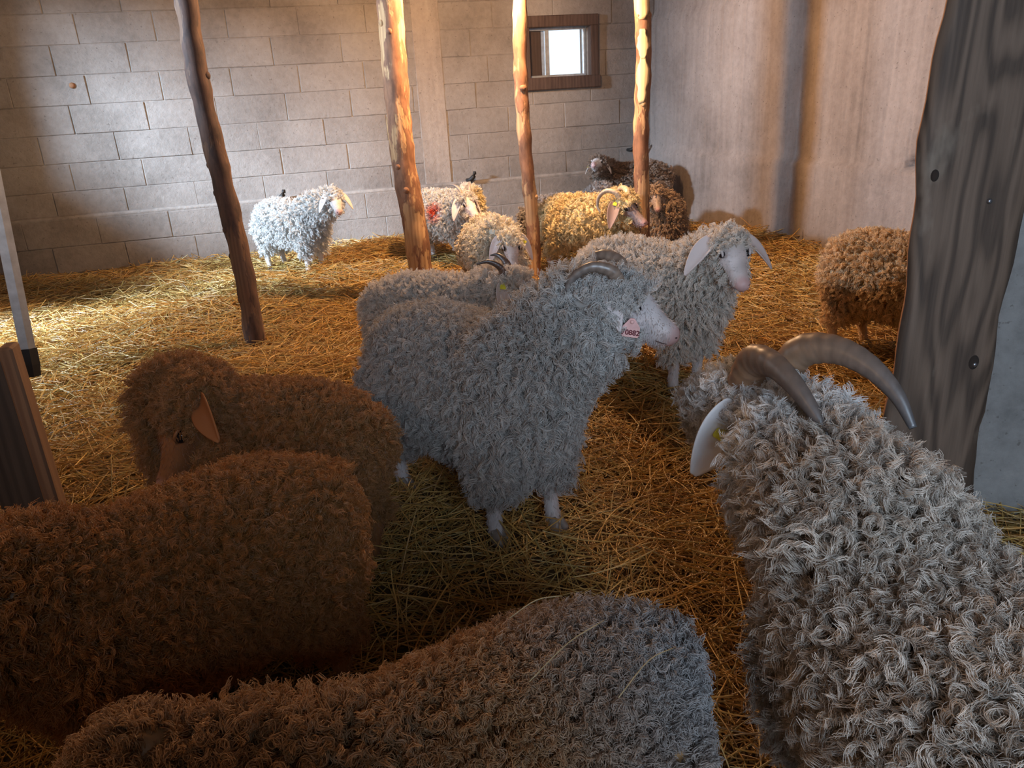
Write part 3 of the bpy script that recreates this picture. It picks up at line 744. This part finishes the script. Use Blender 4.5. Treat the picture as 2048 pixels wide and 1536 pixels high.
goat('yellowish goat with dark face and curled horn under the peeled pole', (.53, 4.76), -24, .76, (.68, 4.50, .465), (.66, -.66, -.36), wool=(.82, .66, .36), skin=(.46, .34, .30), facecol=(.34, .25, .23), horns=HORN_CURL, horncol=(.58, .42, .25), tags=[(-1, 'y', .1, .03, None)], forelock=1.0, hs=1.25, eardrop=.8, earlen=.15, **goats_far)
goat('dark greyish goat lying with its head turned towards the peeled pole', (.50, 5.66), 8, .85, (.68, 5.56, .40), (.88, -.35, -.28), wool=(.50, .44, .40), skin=(.58, .48, .44), tags=[(-1, 'y', .6, .03, None)], lying=True, **goats_far)
goat('farthest goat raising its white face in the wall corner', (1.06, 6.38), 188, .78, (.775, 6.22, .52), (-.35, -.90, .22), wool=(.36, .26, .19), skin=(.75, .72, .70), tags=[(-1, 'y', .5, .03, None)], **goats_far)
goat('brown goat resting in shadow right of the peeled pole', (1.14, 5.62), -80, .72, (1.055, 5.40, .40), (.05, -.75, -.6), wool=(.44, .30, .19), skin=(.5, .38, .3), lying=True, **goats_far)
goat('orange-brown goat seen from the side behind the plank post', (1.58, 2.97), -58, .79, (1.84, 2.80, .56), (.85, -.2, -.3), wool=(.80, .58, .34), skin=(.70, .48, .30), horns=HORN_SM, curl=.008, legs=(.02, -.05, .0, .06), **goats_mid)
goat('blurred pale goat with a dark horn standing behind the large grey goat', (-.23, 2.80), -18, .77, (.0, 2.66, .485), (.90, -.32, -.22), wool=(.80, .73, .66), skin=(.66, .62, .62), horns=HORN_SM, horncol=(.13, .07, .05), tags=[(-1, 'y', .15, .03, None)], curl=.008, hs=1.1, **goats_mid)
goat('white goat looking straight at the camera with ears spread', (.57, 2.92), -52, .85, (.77, 2.64, .595), (.06, -.88, -.42), wool=(.80, .73, .65), skin=(.74, .66, .64), curl=.008, eardrop=.6, hs=1.12, forelock=.75, earlen=.15, **goats_mid)
# near ones
goat('large grey curly goat with a pink numbered ear tag standing side on', (-.11, 1.97), -49, .88, (.245, 1.80, .665), (.78, -.26, -.40), wool=(.54, .49, .45), skin=(.70, .63, .62), horns=HORN_CURL, horncol=(.24, .17, .125), tags=[(-1, 'p', .78, .046, '70882')], locks=10500, strands=9, srad=.0009, curl=.0095, turns=2.1, wl=1.1, legs=(-.03, .05, -.03, .04), eardrop=.75, earyaw=.35, forelock=.7, neckr=1.15, earlen=.10, headcol=(.68, .65, .62))
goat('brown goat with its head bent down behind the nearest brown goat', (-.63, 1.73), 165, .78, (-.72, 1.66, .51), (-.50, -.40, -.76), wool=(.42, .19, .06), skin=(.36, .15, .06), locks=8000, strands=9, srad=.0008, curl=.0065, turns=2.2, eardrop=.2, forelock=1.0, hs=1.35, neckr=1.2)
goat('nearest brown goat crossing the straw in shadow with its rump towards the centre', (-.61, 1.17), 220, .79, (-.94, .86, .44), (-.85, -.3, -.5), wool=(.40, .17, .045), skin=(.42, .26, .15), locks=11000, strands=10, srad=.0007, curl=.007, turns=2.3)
goat('brown goat with rump tinted daylight grey at the bottom edge seen from above', (-.05, .78), 206, .71, (-.43, .655, .47), (-.75, -.25, -.6), wool=(.46, .26, .12), skin=(.5, .36, .26), locks=11000, strands=10, srad=.0007, curl=.0085, turns=2.1, marks=[((-.3, 0, .45), .34, (.34, .34, .35), .9)], hs=1.15, neckr=.7)  # grey rump mark puts the cool doorway daylight into the wool colour
goat('big white goat with long curved horns and ringlets facing away', (.56, .76), 100, .83, (.490, 1.35, .535), (-.36, .90, -.18), wool=(.64, .55, .465), skin=(.84, .84, .85), horns=HORN_BIG, horncol=(.24, .13, .065), earn=(.25, .3, -.9), tags=[(1, 'y', .40, .034, None)], locks=14000, strands=13, srad=.00055, curl=.0115, turns=2.0, wl=1.3, eardrop=.9, forelock=1.5, hs=1.42, dens=2.0, earlen=.13, earw=1.25, neckr=1.1, lockr=(.6, 1.2), facestart=.15, headcol=(.84, .82, .80))

# ================================================================== STRAW
def straw(n, xr, yr, lmin, lmax, rad, zamp, tilt, seed):
    r = np.random.default_rng(seed)
    x = r.uniform(*xr, n); y = r.uniform(*yr, n)
    # inside the walls
    nb = np.array([-WU[1], WU[0]]); inside = ((x - WA[0]) * nb[0] + (y - WA[1]) * nb[1] < -.07) & ((x - WC[0]) * RN[0] + (y - WC[1]) * RN[1] > .06) & (x > -4.1)
    x, y = x[inside], y[inside]; n = len(x)
    L = r.uniform(lmin, lmax, n); a = r.uniform(0, 6.283, n) + .5 * np.sin(2.3 * x) ; ti = r.normal(0, tilt, n)
    z = floor_h(x, y) + .012 + r.random(n) ** 1.5 * zamp
    d = np.stack([np.cos(a) * np.cos(ti), np.sin(a) * np.cos(ti), np.sin(ti)], 1); s_ = np.stack([-np.sin(a), np.cos(a), np.zeros(n)], 1)
    t = np.linspace(-.5, .5, 5)[None, :, None]
    cv_ = r.normal(0, .12, (n, 1, 1)) * L[:, None, None]; zb = r.normal(.0, .06, (n, 1, 1)) * L[:, None, None]
    pts = np.stack([x, y, z], 1)[:, None] + d[:, None] * t * L[:, None, None] + s_[:, None] * cv_ * (.25 - t * t) * 2 + np.array([0, 0, 1.]) * zb * (.25 - t * t) * 2
    pts[..., 2] = np.maximum(pts[..., 2], floor_h(pts[..., 0], pts[..., 1]) + .003)
    base = np.array([[.55, .31, .075], [.64, .42, .13], [.42, .22, .05], [.50, .33, .09], [.28, .15, .04], [.40, .30, .10]])
    col = base[r.choice(6, n, p=[.26, .22, .2, .14, .1, .08])] * r.uniform(.75, 1.35, (n, 1))
    return pts, r.uniform(.6, 1.3, (n, 1)) * rad * np.array([[.8, 1, 1, 1, .7]]), col
parts = [straw(26000, (-1.9, 2.2), (.2, 2.6), .06, .24, .0013, .05, .20, 1), straw(46000, (-4.1, 2.9), (2.2, 4.6), .08, .28, .0018, .05, .2, 2), straw(36000, (-4.1, 2.6), (4.3, 7.0), .1, .3, .0024, .05, .2, 3),
         straw(3500, (-1.5, 1.8), (.3, 3.0), .12, .30, .0014, .09, .45, 4)]
so_ = hair('straw_bedding', np.concatenate([p[0] for p in parts]), np.concatenate([p[1] for p in parts]), np.concatenate([p[2] for p in parts]), M_STRAW)
tag(so_, 'deep loose golden straw bedding covering the floor', 'straw', kind='stuff')

# loose stalks caught in the fleece
r9 = random.Random(21)
M_STALK = plain('loose_stalk', (.46, .36, .20), .6)
def stalk(p, q, sag, lab, grp, rr=.0011):
    p, q = Vector(p), Vector(q); m = (p + q) / 2
    v, f = [], []; loft(v, f, smooth_path([p - m, Vector((0, 0, sag)), q - m], 9), [rr] * 8 + [rr * .5], 6)
    o = link('straw_stalk', mesh_py('straw_stalk', v, f, True), M_STALK); o.location = m
    tag(o, lab, 'straw', grp)
for p, q, sg, lb in (((.00, .70, .508), (.10, .80, .508), .010, 'longest of the thin straw stalks lying on the bottom-edge goat'), ((.10, .68, .496), (.19, .79, .468), .016, 'straw stalk lying nearest the rump end of the bottom-edge goat'), ((-.02, .80, .520), (.05, .85, .512), .010, 'short straw stalk along the spine of the bottom-edge goat')):
    stalk(p, q, sg, lb, 'straw stalks on the bottom-edge goat', .0007)
for p, q, sg, lb in (((1.35, 2.93, .53), (1.43, 2.90, .48), .004, 'straw stalk stuck on the side of the orange-brown goat'),):
    stalk(p, q, sg, lb, 'straw stalks on the orange-brown goat', .0016)
